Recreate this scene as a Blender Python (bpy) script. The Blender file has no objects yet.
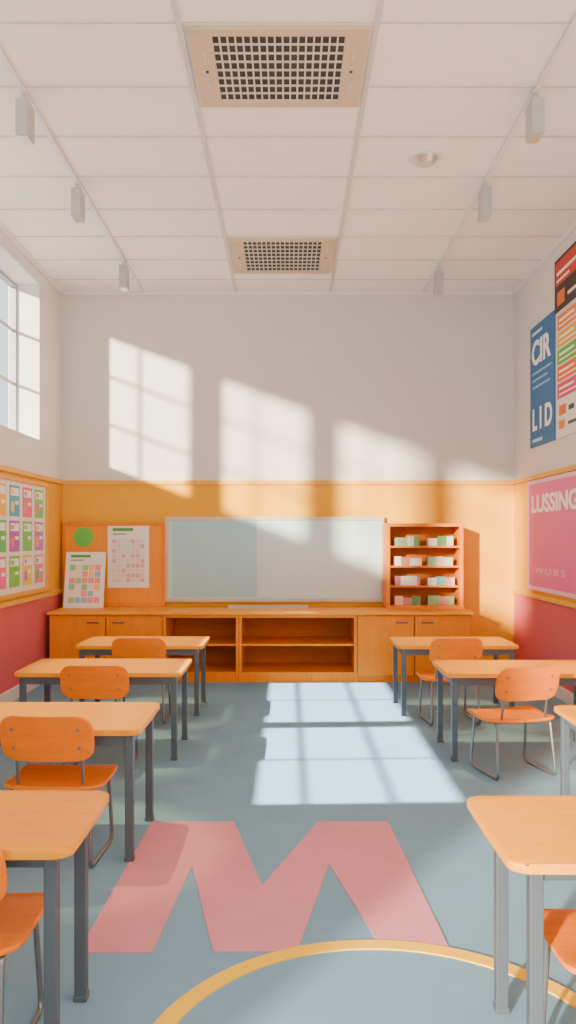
import bpy, bmesh, math, random
from mathutils import Vector, Matrix
random.seed(7)
scene = bpy.context.scene
COL = scene.collection

# ------------------------------------------------------------ materials
MATS = {}
def new_mat(name):
    m = bpy.data.materials.new(name); m.use_nodes = True
    nt = m.node_tree
    return m, nt, nt.nodes['Principled BSDF']
def c4(c): return (c[0], c[1], c[2], 1)
def srgb(r, g, b):
    f = lambda v: (v/255/12.92) if v/255 <= 0.04045 else ((v/255+0.055)/1.055)**2.4
    return (f(r), f(g), f(b))
def plain(name, col, rough=0.6, metal=0.0, var=0.06, scale=6.0, bump=0.0, bscale=80.0):
    if name in MATS: return MATS[name]
    m, nt, b = new_mat(name)
    b.inputs['Roughness'].default_value = rough
    b.inputs['Metallic'].default_value = metal
    if 'carpet' in name: b.inputs['Specular IOR Level'].default_value = 0.12
    tc = nt.nodes.new('ShaderNodeTexCoord')
    n = nt.nodes.new('ShaderNodeTexNoise'); n.inputs['Scale'].default_value = scale; n.inputs['Detail'].default_value = 4
    nt.links.new(tc.outputs['Object'], n.inputs['Vector'])
    mx = nt.nodes.new('ShaderNodeMix'); mx.data_type = 'RGBA'
    mx.inputs[6].default_value = c4([v*(1-var) for v in col]); mx.inputs[7].default_value = c4([min(1, v*(1+var)) for v in col])
    nt.links.new(n.outputs['Fac'], mx.inputs[0]); nt.links.new(mx.outputs[2], b.inputs['Base Color'])
    if bump:
        n2 = nt.nodes.new('ShaderNodeTexNoise'); n2.inputs['Scale'].default_value = bscale
        nt.links.new(tc.outputs['Object'], n2.inputs['Vector'])
        bp = nt.nodes.new('ShaderNodeBump'); bp.inputs['Strength'].default_value = bump
        nt.links.new(n2.outputs['Fac'], bp.inputs['Height']); nt.links.new(bp.outputs['Normal'], b.inputs['Normal'])
    MATS[name] = m
    return m
def wood(name, c1, c2, rough=0.4, axis=0, scale=3.0):
    if name in MATS: return MATS[name]
    m, nt, b = new_mat(name)
    b.inputs['Roughness'].default_value = rough
    b.inputs['Specular IOR Level'].default_value = 0.15
    tc = nt.nodes.new('ShaderNodeTexCoord'); mp = nt.nodes.new('ShaderNodeMapping')
    s = [14, 14, 14]; s[axis] = 1.2
    mp.inputs['Scale'].default_value = s
    n = nt.nodes.new('ShaderNodeTexNoise'); n.inputs['Scale'].default_value = scale; n.inputs['Detail'].default_value = 6
    n.inputs['Distortion'].default_value = 0.6
    nt.links.new(tc.outputs['Object'], mp.inputs['Vector']); nt.links.new(mp.outputs['Vector'], n.inputs['Vector'])
    r = nt.nodes.new('ShaderNodeValToRGB')
    r.color_ramp.elements[0].position = 0.3; r.color_ramp.elements[1].position = 0.7
    r.color_ramp.elements[0].color = c4(c1); r.color_ramp.elements[1].color = c4(c2)
    nt.links.new(n.outputs['Fac'], r.inputs['Fac']); nt.links.new(r.outputs['Color'], b.inputs['Base Color'])
    MATS[name] = m
    return m

def wall_mat(name, white, mid, low):
    m, nt, b = new_mat(name)
    b.inputs['Roughness'].default_value = 0.75
    b.inputs['Specular IOR Level'].default_value = 0.15
    g = nt.nodes.new('ShaderNodeNewGeometry'); sp = nt.nodes.new('ShaderNodeSeparateXYZ')
    nt.links.new(g.outputs['Position'], sp.inputs[0])
    d = nt.nodes.new('ShaderNodeMath'); d.operation = 'DIVIDE'; d.inputs[1].default_value = 6.0
    nt.links.new(sp.outputs['Z'], d.inputs[0])
    r = nt.nodes.new('ShaderNodeValToRGB'); r.color_ramp.interpolation = 'CONSTANT'
    e = r.color_ramp.elements
    e[0].position = 0; e[0].color = c4(low)
    e[1].position = 1.13/6; e[1].color = c4(mid)
    x = e.new(2.64/6); x.color = c4(white)
    nt.links.new(d.outputs[0], r.inputs['Fac'])
    n = nt.nodes.new('ShaderNodeTexNoise'); n.inputs['Scale'].default_value = 1.5; n.inputs['Detail'].default_value = 5
    nt.links.new(g.outputs['Position'], n.inputs['Vector'])
    mr = nt.nodes.new('ShaderNodeMapRange'); mr.inputs[3].default_value = 0.94; mr.inputs[4].default_value = 1.04
    nt.links.new(n.outputs['Fac'], mr.inputs[0])
    vm = nt.nodes.new('ShaderNodeVectorMath'); vm.operation = 'SCALE'
    nt.links.new(r.outputs['Color'], vm.inputs[0]); nt.links.new(mr.outputs[0], vm.inputs['Scale'])
    nt.links.new(vm.outputs[0], b.inputs['Base Color'])
    n2 = nt.nodes.new('ShaderNodeTexNoise'); n2.inputs['Scale'].default_value = 60
    nt.links.new(g.outputs['Position'], n2.inputs['Vector'])
    bp = nt.nodes.new('ShaderNodeBump'); bp.inputs['Strength'].default_value = 0.05
    nt.links.new(n2.outputs['Fac'], bp.inputs['Height']); nt.links.new(bp.outputs['Normal'], b.inputs['Normal'])
    return m

WHITE = (0.74, 0.72, 0.68); YEL = (0.82, 0.40, 0.015); PINK = (0.66, 0.125, 0.14)
M_wall = wall_mat('painted_wall', WHITE, YEL, PINK)
M_wallb = wall_mat('painted_back_wall', (0.68, 0.665, 0.625), YEL, YEL)
M_ceil = plain('ceiling_tile', (0.90, 0.875, 0.83), 0.85, var=0.03, scale=2, bump=0.1, bscale=150)
M_grid = plain('ceiling_grid', (0.62, 0.60, 0.57), 0.5, var=0.02)
M_white = plain('white_paint', (0.78, 0.78, 0.77), 0.5, var=0.02)
M_floor = plain('blue_carpet', (0.17, 0.315, 0.455), 0.9, var=0.10, scale=3, bump=0.25, bscale=220)
M_fpink = plain('pink_carpet', (0.60, 0.24, 0.31), 0.9, var=0.08, scale=5, bump=0.25, bscale=220)
M_fyel = plain('yellow_carpet', (0.90, 0.54, 0.03), 0.9, var=0.08, scale=5, bump=0.25, bscale=220)
M_trim = wood('rail_wood', (0.75, 0.37, 0.04), (0.85, 0.45, 0.06), 0.45, 1)
M_top = wood('desk_wood', (0.72, 0.255, 0.0015), (0.80, 0.315, 0.003), 0.42, 0)
M_cab = wood('cabinet_wood', (0.72, 0.185, 0.003), (0.82, 0.24, 0.005), 0.45, 2)
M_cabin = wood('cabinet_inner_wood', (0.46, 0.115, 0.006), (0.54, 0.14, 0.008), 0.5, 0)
M_ctop = wood('countertop_wood', (0.80, 0.29, 0.006), (0.88, 0.35, 0.01), 0.4, 0)
M_seat = wood('chair_plywood', (0.72, 0.155, 0.0008), (0.80, 0.20, 0.001), 0.4, 0)
M_metal = plain('dark_grey_steel', (0.075, 0.095, 0.115), 0.45, 0.2, var=0.05)
M_tube = plain('grey_tube_steel', (0.20, 0.21, 0.22), 0.3, 0.7, var=0.05)
M_silver = plain('silver_metal', (0.6, 0.6, 0.58), 0.35, 0.7, var=0.03)
M_vent = plain('beige_vent_metal', (0.58, 0.46, 0.31), 0.5, var=0.04)
M_vbar = plain('vent_bar', (0.60, 0.56, 0.49), 0.5, var=0.03)
M_dark = plain('vent_shade_and_screws', (0.05, 0.05, 0.05), 0.8)
M_paper = plain('white_paper', (0.80, 0.80, 0.78), 0.7, var=0.02)

def color(c):
    k = 'ink_%d_%d_%d' % c
    r = srgb(*c); mx = max(r)
    r = tuple(mx*(v/mx)**1.25 for v in r)
    return plain(k, r, 0.6, var=0.04)

# ------------------------------------------------------------ geometry
def add(name, mesh, parent=None, loc=(0, 0, 0), rot=(0, 0, 0)):
    o = bpy.data.objects.new(name, mesh); COL.objects.link(o)
    o.location = loc; o.rotation_euler = rot
    if parent: o.parent = parent
    return o
def empty(name, loc, rotz=0, label=None, category=None, group=None):
    o = bpy.data.objects.new(name, None); COL.objects.link(o)
    o.empty_display_size = 0.1; o.location = loc; o.rotation_euler = (0, 0, rotz)
    tag(o, label, category, group)
    return o
def tag(o, label=None, category=None, group=None, kind=None):
    if label: o['label'] = label
    if category: o['category'] = category
    if group: o['group'] = group
    if kind: o['kind'] = kind
    return o
def add_box(bm, x0, x1, y0, y1, z0, z1, bevel=0.0, mi=0, seg=2):
    vs = [bm.verts.new(p) for p in ((x0,y0,z0),(x1,y0,z0),(x1,y1,z0),(x0,y1,z0),(x0,y0,z1),(x1,y0,z1),(x1,y1,z1),(x0,y1,z1))]
    fs = [bm.faces.new([vs[i] for i in f]) for f in ((0,3,2,1),(4,5,6,7),(0,1,5,4),(1,2,6,5),(2,3,7,6),(3,0,4,7))]
    for f in fs: f.material_index = mi
    if bevel > 0:
        es = list({e for f in fs for e in f.edges})
        bmesh.ops.bevel(bm, geom=es, offset=bevel, segments=seg, affect='EDGES', profile=0.5, material=-1)
def mesh_from(bm, mats, smooth=None):
    me = bpy.data.meshes.new('m')
    bmesh.ops.recalc_face_normals(bm, faces=bm.faces)
    bm.to_mesh(me); bm.free()
    for m in mats: me.materials.append(m)
    if smooth:
        for p in me.polygons: p.use_smooth = True
        me.set_sharp_from_angle(angle=math.radians(smooth))
    return me
def boxes(name, lst, mat, parent=None, loc=(0,0,0), bevel=0.0):
    """lst of (x0,x1,y0,y1,z0,z1[,material index])"""
    bm = bmesh.new()
    for b in lst: add_box(bm, *b[:6], bevel=bevel, mi=b[6] if len(b) > 6 else 0)
    mats = mat if isinstance(mat, list) else [mat]
    return add(name, mesh_from(bm, mats), parent, loc)
def box(name, b, mat, parent=None, loc=(0,0,0), bevel=0.0):
    return boxes(name, [b], mat, parent, loc, bevel)

def panel_mesh(W, H, r, t, mat, amap, bend=lambda a, b: 0, nx=14, nmid=6, edge=0.006):
    rows = []
    K = 6
    for k in range(K+1):
        a = math.pi/2*k/K
        rows.append((-H/2+r*(1-math.cos(a)), W/2-r+r*math.sin(a)))
    for k in range(1, nmid): rows.append((-H/2+r+(H-2*r)*k/nmid, W/2))
    for k in range(K, -1, -1):
        a = math.pi/2*k/K
        rows.append((H/2-r*(1-math.cos(a)), W/2-r+r*math.sin(a)))
    bm = bmesh.new()
    L = []
    for c in (t/2, -t/2):
        g = []
        for (b, hw) in rows:
            g.append([bm.verts.new(amap(hw*(2*i/nx-1), b, c+bend(hw*(2*i/nx-1), b))) for i in range(nx+1)])
        L.append(g)
    n = len(rows)
    for g in L:
        for j in range(n-1):
            for i in range(nx): bm.faces.new((g[j][i], g[j][i+1], g[j+1][i+1], g[j+1][i]))
    ring = [(0, i) for i in range(nx)] + [(j, nx) for j in range(n-1)] + [(n-1, i) for i in range(nx, 0, -1)] + [(j, 0) for j in range(n-1, 0, -1)]
    sides = []
    for k in range(len(ring)):
        p, q = ring[k], ring[(k+1) % len(ring)]
        sides.append(bm.faces.new((L[0][p[0]][p[1]], L[0][q[0]][q[1]], L[1][q[0]][q[1]], L[1][p[0]][p[1]])))
    if edge:
        es = [e for e in bm.edges if len(e.link_faces) == 2 and (e.link_faces[0] in sides) != (e.link_faces[1] in sides)]
        bmesh.ops.bevel(bm, geom=es, offset=edge, segments=2, affect='EDGES', profile=0.5)
    return mesh_from(bm, [mat], 50)

def tube_mesh(pts, rad, mat, fillet=0.04, closed=False, res=3):
    P = [Vector(p) for p in pts]; out = []
    n = len(P)
    for i in range(n):
        if not closed and i in (0, n-1): out.append(P[i]); continue
        a, b, c = P[i-1], P[i], P[(i+1) % n]
        f = min(fillet, (a-b).length*0.45, (c-b).length*0.45)
        s = b+(a-b).normalized()*f; e = b+(c-b).normalized()*f
        for k in range(6):
            t = k/5
            out.append((1-t)**2*s+2*t*(1-t)*b+t*t*e)
    cu = bpy.data.curves.new('c', 'CURVE'); cu.dimensions = '3D'; cu.bevel_depth = rad; cu.bevel_resolution = res; cu.use_fill_caps = True
    sp = cu.splines.new('POLY'); sp.points.add(len(out)-1); sp.use_cyclic_u = closed
    for i, v in enumerate(out): sp.points[i].co = (v.x, v.y, v.z, 1)
    o = bpy.data.objects.new('c', cu); COL.objects.link(o)
    dg = bpy.context.evaluated_depsgraph_get(); dg.update()
    me = bpy.data.meshes.new_from_object(o.evaluated_get(dg))
    bpy.data.objects.remove(o); bpy.data.curves.remove(cu)
    me.materials.clear(); me.materials.append(mat)
    for p in me.polygons: p.use_smooth = True
    me.set_sharp_from_angle(angle=math.radians(50))
    return me

def text_mesh(body, size, mat, bold=0.0, ext=0.002, width=None):
    cu = bpy.data.curves.new('t', 'FONT'); cu.body = body; cu.size = size; cu.extrude = ext; cu.offset = bold
    o = bpy.data.objects.new('t', cu); COL.objects.link(o)
    dg = bpy.context.evaluated_depsgraph_get(); dg.update()
    me = bpy.data.meshes.new_from_object(o.evaluated_get(dg))
    bpy.data.objects.remove(o); bpy.data.curves.remove(cu)
    me.materials.clear(); me.materials.append(mat)
    if width:
        w = max(v.co.x for v in me.vertices) - min(v.co.x for v in me.vertices)
        for v in me.vertices: v.co.x *= width/w
    return me

def cyl_mesh(r1, r2, h, mat, seg=32):
    bm = bmesh.new()
    bmesh.ops.create_cone(bm, cap_ends=True, segments=seg, radius1=r1, radius2=r2, depth=h)
    return mesh_from(bm, [mat], 40)

# ------------------------------------------------------------ room
W = 3.2; D = 11.33; HC = 5.37; Y0 = -1.5; CH = 1.9
box('floor', (-W-0.4, W+0.2, Y0, D+0.2, -0.1, 0), M_floor)['kind'] = 'structure'
box('ceiling', (-W-0.4, W+0.2, Y0, D+0.2, HC, HC+0.1), M_ceil)['kind'] = 'structure'
box('wall_back', (-W-0.4, W+0.2, D, D+0.2, 0, HC), M_wallb)['kind'] = 'structure'
box('wall_right', (W, W+0.2, Y0, D, 0, HC), M_wall)['kind'] = 'structure'
WZ0, WZ1 = 3.15, 5.15
WIN = [(8.02, 10.3), (5.5, 7.85), (3.0, 5.33), (0.5, 2.83)]
lw = [(-W-0.4, -W, Y0, D, 0, WZ0), (-W-0.4, -W, Y0, D, WZ1, HC)]
edges = [Y0] + [v for w in reversed(WIN) for v in w] + [D]
for i in range(0, len(edges), 2): lw.append((-W-0.4, -W, edges[i], edges[i+1], WZ0, WZ1))
boxes('wall_left', lw, M_wall)['kind'] = 'structure'
M_wframe = plain('window_frame_grey', (0.36, 0.37, 0.38), 0.5)
for i, (a, b) in enumerate(WIN):
    r = empty('window_%d' % (i+1), (-W-0.33, (a+b)/2, WZ0)); r['kind'] = 'structure'
    h = (b-a)/2; hh = WZ1-WZ0; t = 0.045
    boxes('window_frame', [(-0.04, 0.04, -h, h, 0, t), (-0.04, 0.04, -h, h, hh-t, hh), (-0.04, 0.04, -h, -h+t, t, hh-t), (-0.04, 0.04, h-t, h, t, hh-t)], M_wframe, r)
    boxes('mullion', [(-0.015, 0.015, -0.018, 0.018, t, hh-t)], M_wframe, r)
    for z in (hh*0.36, hh*0.7):
        boxes('transom_bar', [(-0.015, 0.015, -h+t, h-t, z-0.016, z+0.016)], M_wframe, r)
# unseen slab on posts, added to keep steep sun off the near floor
r = empty('sun_blocker', (-5.6, 1.5, -0.1), 0, 'added unseen slab on posts blocking sun outside the windows', 'sun_blocker')
box('sun_blocker_slab', (-1.9, 1.9, -4.4, 3.9, 7.0, 7.12), M_white, r)
for y in (-4.2, 3.7):
    box('post', (-1.85, -1.73, y-0.06, y+0.06, 0, 7.0), M_white, r)

# rails, baseboards, cornice
n = 1
def trim(b, mat, bevel=0.004):
    global n
    o = box('trim_%d' % n, b, mat, bevel=bevel); o['kind'] = 'structure'; n += 1
for z, h in ((2.64, 0.06), (1.11, 0.06)):
    trim((-W, -W+0.035, Y0, D-0.035, z, z+h), M_trim)
    trim((W-0.035, W, Y0, D-0.035, z, z+h), M_trim)
trim((-W, W, D-0.035, D, 2.64, 2.70), M_trim)
trim((-W, -W+0.04, Y0, D, HC-0.05, HC), M_white); trim((W-0.04, W, Y0, D, HC-0.05, HC), M_white); trim((-W+0.04, W-0.04, D-0.04, D, HC-0.05, HC), M_white)
box('baseboard_left', (-W, -W+0.025, Y0, D-0.025, 0, 0.15), M_white, bevel=0.004)['kind'] = 'structure'
box('baseboard_right', (W-0.025, W, Y0, D-0.025, 0, 0.15), M_white, bevel=0.004)['kind'] = 'structure'
box('baseboard_back', (-W, W, D-0.025, D, 0, 0.15), M_white, bevel=0.004)['kind'] = 'structure'
# ceiling grid
gl = []
for x in (-2.05, -0.735, 0.60, 1.92): gl.append((x-0.02, x+0.02, Y0, D-0.04, HC-0.012, HC))
y = 10.77
while y > 0:
    gl.append((-W+0.04, W-0.04, y-0.010, y+0.010, HC-0.008, HC)); y -= 0.769
o = boxes('trim_%d' % n, gl, M_grid); o['kind'] = 'structure'; n += 1

# ------------------------------------------------------------ floor markings
def fl(px, py):
    d = CH*800/(py-537); return ((px-288)*d/800, d)
mp = [(78,953),(152,822),(234,822),(262,886),(318,822),(388,822),(449,948),(381,948),(329,864),(297,952),(213,952),(192,866),(152,953)]
bm = bmesh.new()
vs = [bm.verts.new((*fl(*p), 0.004)) for p in mp]
f = bm.faces.new(vs)
ex = bmesh.ops.extrude_face_region(bm, geom=[f])
for v in [g for g in ex['geom'] if isinstance(g, bmesh.types.BMVert)]: v.co.z = 0.0
bmesh.ops.triangulate(bm, faces=[f for f in bm.faces if len(f.verts) > 4])
o = add('floor_letter', mesh_from(bm, [M_fpink])); tag(o, 'large pink letter M inlaid in the blue carpet', 'floor marking')
bm = bmesh.new()
R, cx, cy = 0.96, 0.385, fl(288, 941)[1]-0.96
ring = []
for i in range(128):
    a = 2*math.pi*i/128
    ring.append([bm.verts.new((cx+r*math.cos(a), cy+r*math.sin(a), z)) for r, z in ((R, 0), (R, 0.007), (R-0.08, 0.007), (R-0.08, 0))])
for i in range(128):
    p, q = ring[i], ring[(i+1) % 128]
    for k in range(4): bm.faces.new((p[k], q[k], q[(k+1) % 4], p[(k+1) % 4]))
o = add('floor_circle', mesh_from(bm, [M_fyel])); tag(o, 'thin yellow ring inlaid in the blue carpet', 'floor marking')

# ------------------------------------------------------------ desks
def desk(x0, x1, y0, y1, h, label, inset=0.07, yin=0.06):
    w, d = x1-x0, y1-y0
    r = empty('school_desk', ((x0+x1)/2, (y0+y1)/2, 0), 0, label, 'desk', 'classroom desks')
    add('desktop', panel_mesh(w, d, 0.06, 0.035, M_top, lambda a, b, c: (a, b, c), nx=4, nmid=2), r, (0, 0, h-0.0175))
    iw, idp = w/2-inset, d/2-yin
    t = 0.024
    zt = h-0.035
    boxes('apron', [(-iw, iw, -idp-0.012, -idp+0.012, zt-0.07, zt), (-iw, iw, idp-0.012, idp+0.012, zt-0.07, zt),
                    (-iw-0.012, -iw+0.012, -idp+0.012, idp-0.012, zt-0.07, zt), (iw-0.012, iw+0.012, -idp+0.012, idp-0.012, zt-0.07, zt)], M_metal, r)
    for sx in (-1, 1):
        for sy in (-1, 1):
            boxes('leg', [(-t, t, -t, t, 0.02, zt), (-t-0.004, t+0.004, -t-0.004, t+0.004, 0, 0.025)], M_metal, r, (sx*iw, sy*idp, 0), bevel=0.004)
    return r
LB = 'orange wood school desk with grey steel legs'
desk(-2.16, -0.75, 2.76, 3.41, 0.82, LB+', by the yellow ring', 0.10, 0.12)
desk(-2.28, -0.86, 4.64, 5.43, 0.78, LB+', beside the pink letter')
desk(-2.33, -0.90, 6.76, 7.57, 0.75, LB)
desk(-2.26, -0.90, 8.44, 9.25, 0.75, LB+', near the cabinets')
desk(0.735, 2.15, 2.64, 3.34, 0.82, LB+', by the yellow ring', 0.12, 0.13)
desk(1.755, 3.1, 4.60, 5.33, 0.78, LB+', close to the wall')
desk(1.34, 2.75, 6.72, 7.48, 0.75, LB)
desk(1.16, 2.45, 8.44, 9.22, 0.75, LB+', near the cabinets')

# ------------------------------------------------------------ chairs
def chair_first(loc, rz, label):
    r = empty('school_chair', loc, rz, label, 'chair', 'classroom chairs')
    SH = 0.46
    add('seat', panel_mesh(0.58, 0.50, 0.09, 0.022, M_seat, lambda a, b, c: (a, b, c),
        lambda a, b: 0.05*a*a*2 - 0.02*math.exp(-((b+0.05)/0.15)**2) - (0.9*max(0, b-0.15)**2*2), nx=14, nmid=8), r, (0, 0, SH))
    add('backrest', panel_mesh(0.54, 0.27, 0.085, 0.02, M_seat, lambda a, b, c: (a, c, b),
        lambda a, b: 0.45*a*a - 0.25*b, nx=16, nmid=4), r, (0, -0.30, 0.755))
    for s in (-1, 1):
        x = s*0.235
        add('leg', tube_mesh([(x, -0.16, SH-0.022), (x, -0.21, SH-0.03), (x*1.06, -0.27, 0.012), (x*1.06, 0.20, 0.012), (x, 0.16, SH-0.03), (x, 0.10, SH-0.022)], 0.012, M_tube, 0.06), r)
        x2 = s*0.19
        add('backrest_post', tube_mesh([(x2, 0.12, SH-0.024), (x2, -0.20, SH-0.032), (x2, -0.228, 0.60), (x2, -0.276, 0.82)], 0.010, M_tube, 0.05), r)
        boxes('mounting_plate', [(x2-0.02, x2+0.02, -0.10, 0.08, SH-0.03, SH-0.016)], M_tube, r)
        for zz in (0.70, 0.81):
            add('screw', cyl_mesh(0.009, 0.009, 0.006, M_tube, 12), r, (x2, -0.30+0.45*x2*x2-0.25*(zz-0.755)-0.012, zz), (math.pi/2, 0, 0))
    add('crossbar', tube_mesh([(-0.235, 0.0, SH-0.028), (0.235, 0.0, SH-0.028)], 0.009, M_tube, 0.0), r)
    return r
def copy_thing(src, loc, rz, label):
    o = src.copy(); COL.objects.link(o); o.location = loc; o.rotation_euler = (0, 0, rz); o['label'] = label
    for c in [c for c in bpy.data.objects if c.parent == src]:
        k = c.copy(); COL.objects.link(k); k.parent = o
    return o
CL = 'orange plywood school chair on steel tube frame'
ch = chair_first((-1.36, 4.83, 0), math.radians(-3), CL+', at a desk')
CH2 = [(-1.53, 6.60, 0, ', at a desk'), (-1.50, 8.32, 0, ', near the cabinets'), (-1.235, 3.00, 0, ', tucked under the desk'),
       (1.22, 2.86, 0, ', tucked under the desk'), (1.81, 6.52, math.radians(14), ', pulled out slightly'), (1.66, 8.30, math.radians(6), ', near the cabinets')]
for x, y, rz, s in CH2: copy_thing(ch, (x, y, 0), rz, CL+s)

# ------------------------------------------------------------ cabinets
CF = 10.43; CB = D-0.03; CT = 0.885
def door_cab(x0, x1, label):
    w = x1-x0; r = empty('base_cabinet', ((x0+x1)/2, CF, 0), 0, label, 'cabinet', 'low cabinets along the wall')
    h = w/2; dp = CB-CF
    boxes('body', [(-h, -h+0.025, 0.03, dp, 0.0, CT), (h-0.025, h, 0.03, dp, 0, CT), (-h+0.025, h-0.025, dp-0.02, dp, 0, CT), (-h+0.025, h-0.025, 0.03, dp-0.02, CT-0.025, CT),
                   (-h+0.025, h-0.025, 0.03, dp-0.02, 0.08, 0.105), (-h+0.025, h-0.025, 0.05, 0.07, 0, 0.08)], M_cab, r)
    for s in (-1, 1):
        a, b = (-h+0.008, -0.006) if s < 0 else (0.006, h-0.008)
        dr = box('door', (a-(a+b)/2, b-(a+b)/2, 0.004, 0.029, 0.09, CT-0.016), M_cab, r, ((a+b)/2, 0, 0), bevel=0.006)
        bw = (b-a)/2
        add('handle', tube_mesh([(0.0-0.07, 0.006, CT-0.10), (-0.07, -0.024, CT-0.10), (0.07, -0.024, CT-0.10), (0.07, 0.006, CT-0.10)], 0.009, M_metal, 0.02), dr, (-s*(bw-0.16), 0, 0))
    return r
def open_cab(x0, x1, label):
    w = x1-x0; r = empty('open_shelf_cabinet', ((x0+x1)/2, CF, 0), 0, label, 'shelf', 'low cabinets along the wall')
    h = w/2; dp = CB-CF
    boxes('body', [(-h, -h+0.035, 0.01, dp, 0.0, CT), (h-0.035, h, 0.01, dp, 0, CT), (-h+0.035, h-0.035, 0.01, dp-0.02, CT-0.04, CT),
                   (-h+0.035, h-0.035, 0.03, dp-0.02, 0.0, 0.13)], M_cab, r)
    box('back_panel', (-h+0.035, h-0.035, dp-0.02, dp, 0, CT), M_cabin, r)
    box('shelf_board', (-h+0.036, h-0.036, 0.06, dp-0.021, 0.47, 0.50), M_cab, r, bevel=0.003)
    return r
door_cab(-3.12, -1.635, 'orange wooden base cabinet with two doors under the calendars')
open_cab(-1.63, -0.645, 'orange wooden open cabinet with one shelf, narrow')
open_cab(-0.64, 0.90, 'orange wooden open cabinet with one shelf, wide')
door_cab(0.905, 2.40, 'orange wooden base cabinet with two doors under the bookcase')
o = box('countertop', (-3.14, 2.42, CF-0.03, CB, CT, CT+0.04), M_ctop, bevel=0.008); tag(o, 'long orange wood countertop over the low cabinets', 'countertop')
TZ = CT+0.04

# bookcase
bx0, bx1, by0, by1 = 1.33, 2.37, 10.80, 11.24
r = empty('bookcase', ((bx0+bx1)/2, by0, TZ), 0, 'orange wooden bookcase with four shelves of books on the countertop', 'bookcase')
h = (bx1-bx0)/2; dp = by1-by0; BH = 1.16
boxes('body', [(-h, -h+0.05, 0, dp, 0, BH), (h-0.05, h, 0, dp, 0, BH), (-h+0.05, h-0.05, 0, dp, BH-0.045, BH), (-h+0.05, h-0.05, 0, dp, 0, 0.05)], M_cab, r, bevel=0.004)
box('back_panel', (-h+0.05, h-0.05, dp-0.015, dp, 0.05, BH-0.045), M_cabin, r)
SZ = [0.05]
for k in (1, 2, 3):
    z = 0.05+k*0.268
    box('shelf_board', (-h+0.051, h-0.051, 0.01, dp-0.016, z-0.025, z), M_cab, r, bevel=0.003); SZ.append(z)
bcols = [(110, 150, 95), (225, 225, 215), (235, 190, 170), (205, 215, 190), (150, 175, 130), (240, 235, 220), (200, 140, 130), (120, 160, 150)]
def book(x, w, h, col, z):
    bm = bmesh.new()
    dd = 0.15
    add_box(bm, -w/2, -w/2+0.003, 0, dd, 0, h, mi=0); add_box(bm, w/2-0.003, w/2, 0, dd, 0, h, mi=0)
    add_box(bm, -w/2+0.003, w/2-0.003, 0, 0.004, 0, h, mi=0)
    add_box(bm, -w/2+0.003, w/2-0.003, 0.004, dd-0.004, 0.003, h-0.004, mi=1)
    o = add('book', mesh_from(bm, [color(col), M_paper]), None, (x, by0+0.05+random.random()*0.015, z))
    nm = {0: 'green', 1: 'white', 2: 'peach', 3: 'pale green', 4: 'sage green', 5: 'cream', 6: 'rose', 7: 'teal'}[bcols.index(col)]
    tag(o, 'small %s book standing upright in the wooden bookcase' % nm, 'book', None)
    return o
for k, z in enumerate(SZ):
    zz = TZ+z
    for (sa, sb) in ((bx0+0.12, bx0+0.45), (bx0+0.57, bx0+0.90)):
        x = sa
        grp = None; left = 0
        while x < sb:
            w = random.uniform(0.032, 0.05)
            if left <= 0: grp = random.choice(bcols); left = random.choice((2, 3, 4)); hh = random.uniform(0.10, 0.135)
            b = book(x+w/2, w, hh, grp, zz); b['group'] = 'books in the wooden bookcase'
            x += w+0.002; left -= 1

# ------------------------------------------------------------ flat art
BACK = (Vector((1, 0, 0)), Vector((0, 0, 1))); RIGHT = (Vector((0, -1, 0)), Vector((0, 0, 1))); LEFT = (Vector((0, 1, 0)), Vector((0, 0, 1)))
def basis(origin, UV):
    U, V = UV; N = U.cross(V)
    m = Matrix((U, V, N)).transposed().to_4x4(); m.translation = origin
    return m
def art_mesh(w, h, t, base, rects):
    mats = [base]; idx = {}
    bm = bmesh.new()
    add_box(bm, 0, w, 0, h, 0, t, mi=0)
    for i, (u0, v0, u1, v1, c) in enumerate(rects):
        if c not in idx: idx[c] = len(mats); mats.append(color(c))
        z = t+0.0008+i*0.00001
        f = bm.faces.new([bm.verts.new(p) for p in ((u0, v0, z), (u1, v0, z), (u1, v1, z), (u0, v1, z))])
        f.material_index = idx[c]
    me = bpy.data.meshes.new('m'); bm.to_mesh(me); bm.free()
    for m in mats: me.materials.append(m)
    return me
def art(name, origin, UV, w, h, t, base, rects, label, category, group=None):
    o = add(name, art_mesh(w, h, t, base, rects)); o.matrix_world = basis(origin, UV)
    tag(o, label, category, group); return o
def child_art(name, parent, u, v, w, h, base, rects, z, t=0.004):
    return add(name, art_mesh(w, h, t, base, rects), parent, (u, v, z))
def letters(parent, body, u, v, size, z, col, bold=0.0, width=None):
    return add('lettering', text_mesh(body, size, color(col), bold*size, 0.002, width), parent, (u, v, z+0.003))

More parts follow.
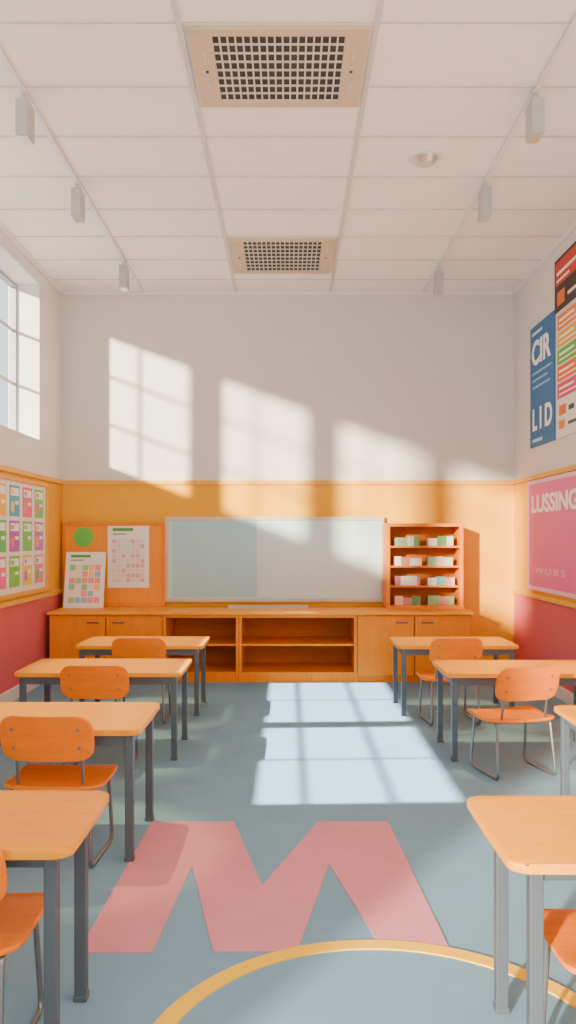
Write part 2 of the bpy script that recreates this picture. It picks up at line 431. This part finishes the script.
# tack panel with calendars on cabinet
r = empty('tack_panel', (-3.165, 11.24, TZ), 0, 'orange wooden display panel standing on the countertop', 'display board')
boxes('frame', [(0, 0.05, -0.02, 0.02, 0, 1.18), (1.39, 1.44, -0.02, 0.02, 0, 1.18), (0.05, 1.39, -0.02, 0.02, 1.13, 1.18), (0.05, 1.39, -0.02, 0.02, 0, 0.05)], M_cab, r, bevel=0.004)
box('panel', (0.05, 1.39, -0.008, 0.012, 0.05, 1.13), wood('panel_wood', (0.80, 0.25, 0.006), (0.86, 0.30, 0.01), 0.5, 2), r)
o = add('paper_circle', cyl_mesh(0.14, 0.14, 0.004, color((110, 190, 90))), None, (-2.87, 11.229, 1.9), (math.pi/2, 0, 0))
tag(o, 'round green paper disc pinned to the wooden panel', 'decoration')
def calendar_rects(w, h, head, cols, nx, ny, rnd):
    R = [(w*0.12, h*0.90, w*0.62, h*0.95, head), (w*0.12, h*0.84, w*0.45, h*0.865, (150, 150, 150))]
    for j in range(ny):
        for i in range(nx):
            u0 = w*0.1+i*(w*0.8/nx); v0 = h*0.08+j*(h*0.70/ny)
            R.append((u0+0.004, v0+0.004, u0+w*0.8/nx-0.006, v0+h*0.70/ny-0.008, rnd.choice(cols)))
    return R
rnd = random.Random(3)
o = art('calendar_sheet', Vector((-2.53, 11.229, 1.19)), BACK, 0.58, 0.88, 0.005, M_paper,
    calendar_rects(0.58, 0.88, (90, 150, 90), [(222, 214, 210), (226, 205, 200), (215, 225, 215), (215, 175, 175)], 7, 9, rnd), 'white calendar sheet with a fine grid pinned to the panel', 'calendar')
# leaning calendar
o = add('calendar_sheet', art_mesh(0.55, 0.78, 0.012, M_paper, calendar_rects(0.55, 0.78, (80, 160, 80), [(240, 160, 160), (250, 205, 130), (150, 205, 160), (150, 190, 225), (235, 225, 210)], 5, 6, rnd)))
m = basis(Vector((-3.085, 10.99, TZ)), BACK)
o.matrix_world = m @ Matrix.Rotation(math.radians(-12), 4, 'X')
tag(o, 'white calendar board with coloured squares leaning against the panel', 'calendar')

# display board
r = empty('whiteboard', (-0.19, D-0.06, 0.985), 0, 'wide whiteboard with pale frame mounted above the countertop', 'whiteboard')
M_fr = plain('pale_frame', (0.58, 0.50, 0.37), 0.4)
hw, bh, ft = 1.545, 1.20, 0.05
boxes('frame', [(-hw, hw, -0.02, 0.055, 0, ft), (-hw, hw, -0.02, 0.055, bh-ft, bh), (-hw, -hw+ft, -0.02, 0.055, ft, bh-ft), (hw-ft, hw, -0.02, 0.055, ft, bh-ft)], M_fr, r, bevel=0.005)
M_wb = plain('whiteboard_surface', (0.54, 0.68, 0.70), 0.25, var=0.03, scale=1)
box('writing_surface', (-hw+ft, hw-ft, 0.0, 0.05, ft, bh-ft), M_wb, r)
boxes('painted_light_patch', [(-1.44, -0.25, -0.006, -0.001, 0.07, bh-0.07)], plain('pale_blue_light_paint', (0.34, 0.56, 0.64), 0.4, var=0.05, scale=2), r)  # thin panel painting the bluish light on the left of the board
r = empty('marker_tray', (-0.27, 10.98, TZ), 0, 'flat grey marker tray lying on the countertop', 'tray')
boxes('tray_body', [(-0.55, 0.55, -0.07, 0.07, 0, 0.012), (-0.55, 0.55, -0.07, -0.06, 0.012, 0.035), (-0.55, 0.55, 0.06, 0.07, 0.012, 0.035), (-0.55, -0.54, -0.06, 0.06, 0.012, 0.035), (0.54, 0.55, -0.06, 0.06, 0.012, 0.035)], plain('tray_grey', (0.45, 0.43, 0.4), 0.4), r)

# left wall board with cards
bl = 10.53-8.55
r = add('notice_board', art_mesh(bl, 1.40, 0.02, M_paper, [])); r.matrix_world = basis(Vector((-W+0.001, 8.55, 1.20)), LEFT)
tag(r, 'white notice board with wooden frame and rows of colourful cards', 'notice board')
t = 0.05
boxes('frame', [(0, bl, 0, t, 0.02, 0.045), (0, bl, 1.4-t, 1.4, 0.02, 0.045), (0, t, t, 1.4-t, 0.02, 0.045), (bl-t, bl, t, 1.4-t, 0.02, 0.045)], M_trim, r, bevel=0.004)
cc = [[(245, 120, 160), (110, 190, 110), (250, 190, 80)], [(130, 200, 90), (180, 110, 190), (90, 170, 200)], [(240, 215, 80), (130, 200, 120), (235, 120, 150)], [(240, 140, 170), (190, 130, 210), (130, 205, 120)]]
for i in range(4):
    for j in range(3):
        u, v = 0.12+i*0.455, 0.12+j*0.41
        c = cc[i][j]; c2 = cc[(i+1) % 4][(j+1) % 3]; w, hh = 0.34, 0.36
        child_art('card', r, u, v, w, hh, color(c), [(0.03, 0.24, 0.31, 0.33, (245, 245, 240)), (0.05, 0.26, 0.14, 0.31, c2), (0.04, 0.05, 0.15, 0.17, c2), (0.18, 0.14, 0.30, 0.18, (245, 245, 240))], 0.0215)

# right wall posters
WX = W-0.003
r = art('poster', Vector((WX, 10.52, 3.06)), RIGHT, 0.96, 1.56, 0.012, color((65, 120, 165)),
    [(0.08, 1.44, 0.5, 1.48, (200, 220, 235)), (0.10, 0.93, 0.85, 0.96, (150, 190, 220)), (0.1, 0.84, 0.7, 0.87, (150, 190, 220)), (0.1, 0.75, 0.8, 0.78, (150, 190, 220)), (0.1, 0.06, 0.5, 0.10, (200, 220, 235))],
    'blue poster with large white lettering on the wall', 'poster')
letters(r, 'CIR', 0.08, 1.06, 0.42, 0.012, (250, 250, 250), 0.03, 0.74)
letters(r, 'L I D', 0.10, 0.22, 0.38, 0.012, (250, 250, 250), 0.03, 0.76)
rr = []
rows = [(245, 150, 50), (240, 190, 50), (115, 185, 80), (245, 125, 50), (230, 85, 120)]
for i, c in enumerate(rows):
    v = 1.42-0.2*(i+1)+0.04
    rr.append((0.04, v, 1.36, v+0.18, c)); rr.append((0.10, v+0.10, 0.6, v+0.13, (250, 250, 245))); rr.append((0.10, v+0.04, 0.9, v+0.06, (250, 245, 230)))
rr += [(0.04, 0.04, 1.36, 0.42, (235, 235, 228)), (0.10, 0.26, 0.34, 0.38, (240, 130, 50)), (0.10, 0.10, 0.3, 0.2, (230, 150, 60)), (0.42, 0.28, 0.6, 0.34, (70, 70, 70)), (0.40, 0.12, 0.9, 0.16, (80, 80, 80))]
art('poster', Vector((WX, 9.50, 3.06)), RIGHT, 1.40, 1.44, 0.012, M_paper, rr, 'tall poster chart with orange, yellow and green rows', 'poster')
art('poster', Vector((WX, 9.56, 4.56)), RIGHT, 1.5, 0.62, 0.012, color((60, 45, 45)), [(0.04, 0.30, 1.45, 0.58, (200, 60, 50)), (0.08, 0.42, 0.8, 0.46, (250, 235, 220)), (0.08, 0.34, 0.5, 0.37, (250, 235, 220)), (0.1, 0.06, 0.35, 0.22, (220, 120, 60)), (0.45, 0.10, 0.9, 0.14, (230, 220, 210))],
    'dark poster with a red header high on the wall', 'poster')
pk = (230, 120, 175)
r = art('poster', Vector((WX, 10.58, 1.22)), RIGHT, 2.3, 1.41, 0.03, color((240, 195, 220)), [(0.05, 0.05, 2.25, 1.36, pk)], 'big pink poster with white lettering on the yellow wall', 'poster')
letters(r, 'LUSSING', 0.18, 1.00, 0.30, 0.03, (252, 250, 252), 0.03, 1.66)
letters(r, 'W U B S', 0.34, 0.22, 0.11, 0.03, (246, 195, 220), 0.0, 1.1)

# ------------------------------------------------------------ ceiling fixtures
def vent(x0, x1, y0, y1, label):
    r = empty('air_vent', ((x0+x1)/2, (y0+y1)/2, HC), 0, label, 'air vent', 'ceiling air vents')
    w, d = (x1-x0)/2, (y1-y0)/2
    iw, idp = w-0.155, d-0.085
    boxes('vent_frame', [(-w, w, -d, -idp, -0.035, 0), (-w, w, idp, d, -0.035, 0), (-w, -iw, -idp, idp, -0.035, 0), (iw, w, -idp, idp, -0.035, 0)], M_vent, r, bevel=0.005)
    boxes('frame_lip', [(-w-0.02, w+0.02, -d-0.02, -d, -0.02, 0), (-w-0.02, w+0.02, d, d+0.02, -0.02, 0), (-w-0.02, -w, -d, d, -0.02, 0), (w, w+0.02, -d, d, -0.02, 0)], M_vbar, r)
    box('vent_shade_sheet', (-iw, iw, -idp, idp, -0.016, -0.013), M_dark, r)  # flat dark sheet painting the shade behind the grille, no real hollow
    g = []
    for i in range(0, 18): x = -iw+2*iw*i/17; g.append((x-0.006, x+0.006, -idp, idp, -0.028, -0.016))
    for i in range(0, 9): y = -idp+2*idp*i/8; g.append((-iw, iw, y-0.005, y+0.005, -0.029, -0.017))
    boxes('grille', g, M_vbar, r)
    for s in (-1, 1): add('screw', cyl_mesh(0.012, 0.012, 0.008, M_dark, 12), r, (s*(w-0.09), 0.0, -0.038))
    for s in (-1, 1):
        box('latch', (s*(w-0.09)-0.008, s*(w-0.09)+0.008, -0.28, -0.14, -0.042, -0.035), M_vbar, r)
        box('latch', (s*(w-0.09)-0.008, s*(w-0.09)+0.008, 0.14, 0.28, -0.042, -0.035), M_vbar, r)
vent(-0.685, 0.555, 5.41, 6.40, 'beige square ceiling air vent with a dark grille')
vent(-0.685, 0.555, 9.24, 10.44, 'beige square ceiling air vent with a dark grille')
r = empty('smoke_detector', (1.25, 7.30, HC), 0, 'round white smoke detector on the ceiling', 'smoke detector')
add('base', cyl_mesh(0.15, 0.15, 0.02, M_white, 40), r, (0, 0, -0.01))
add('sensor_cap', cyl_mesh(0.07, 0.115, 0.05, M_silver, 40), r, (0, 0, -0.045))
M_house = plain('spotlight_grey', (0.42, 0.43, 0.43), 0.5)
for x, ys in ((-2.05, (6.24, 7.81, 10.0)), (1.92, (6.22, 7.8, 10.2))):
    o = box('light_track', (x-0.02, x+0.02, 4.0, D-0.06, HC-0.03, HC-0.012), M_white, bevel=0.004); tag(o, 'long white lighting track under the ceiling', 'light track')
    for y in ys:
        r = empty('track_light', (x, y, HC-0.03), 0, 'slim white box spotlight hanging from the ceiling track', 'track light', 'track spotlights')
        box('mount', (-0.022, 0.022, -0.03, 0.03, -0.06, 0), M_silver, r, bevel=0.003)
        box('housing', (-0.05, 0.05, -0.09, 0.09, -0.34, -0.06), M_house, r, bevel=0.012)
        box('lens', (-0.04, 0.04, -0.07, 0.07, -0.346, -0.338), M_silver, r)

# ------------------------------------------------------------ lights
wd = bpy.data.worlds.new('World'); scene.world = wd; wd.use_nodes = True
bg = wd.node_tree.nodes['Background']; bg.inputs[0].default_value = (0.94, 0.97, 1.0, 1); bg.inputs[1].default_value = 1.7
def sun(name, d, e, col, ang):
    l = bpy.data.lights.new(name, 'SUN'); l.energy = e; l.color = col; l.angle = math.radians(ang)
    o = bpy.data.objects.new(name, l); COL.objects.link(o)
    o.rotation_euler = Vector(d).to_track_quat('-Z', 'Y').to_euler(); o.location = (-8, 4, 8)
sun('sun_high', (0.943, 0.04, -1), 30.0, (1.0, 0.94, 0.84), 0.8)
sun('sun_low', (0.66, 1.0, -0.25), 19.0, (1.0, 0.87, 0.66), 2.2)
def area(name, loc, d, sx, sy, e, col):
    l = bpy.data.lights.new(name, 'AREA'); l.shape = 'RECTANGLE'; l.size = sx; l.size_y = sy; l.energy = e; l.color = col
    o = bpy.data.objects.new(name, l); COL.objects.link(o)
    o.location = loc; o.rotation_euler = Vector(d).to_track_quat('-Z', 'Y').to_euler()
area('fill_from_behind', (0, -1.2, 3.4), (0, 1, 0.35), 5.5, 3.5, 190, (1.0, 0.92, 0.80))
def spot(name, loc, target, e, deg, col=(1.0, 0.86, 0.36)):
    l = bpy.data.lights.new(name, 'SPOT'); l.energy = e; l.color = col; l.spot_size = math.radians(deg); l.spot_blend = 0.6; l.shadow_soft_size = 0.06
    o = bpy.data.objects.new(name, l); COL.objects.link(o)
    o.location = loc; o.rotation_euler = (Vector(target)-Vector(loc)).to_track_quat('-Z', 'Y').to_euler()
for x, y, tx, ty in ((-2.05, 6.24, -1.4, 5.1), (-2.05, 7.81, -1.6, 7.15), (-2.05, 10.0, -1.6, 8.85), (1.92, 7.8, 2.0, 7.05), (1.92, 10.2, 1.85, 8.8)):
    spot('added_desk_spot', (x, y, HC-0.39), (tx, ty, 0.76), 900, 22)  # yellow spots added below the track heads, standing in for sun on desktops

cam = bpy.data.cameras.new('Camera'); co = bpy.data.objects.new('Camera', cam); COL.objects.link(co)
co.location = (0, 0, CH); co.rotation_euler = (math.pi/2, 0, 0)
cam.sensor_width = 36; cam.lens = 800/1024*36; cam.shift_y = 25/1024
cam.clip_start = 0.05
scene.camera = co
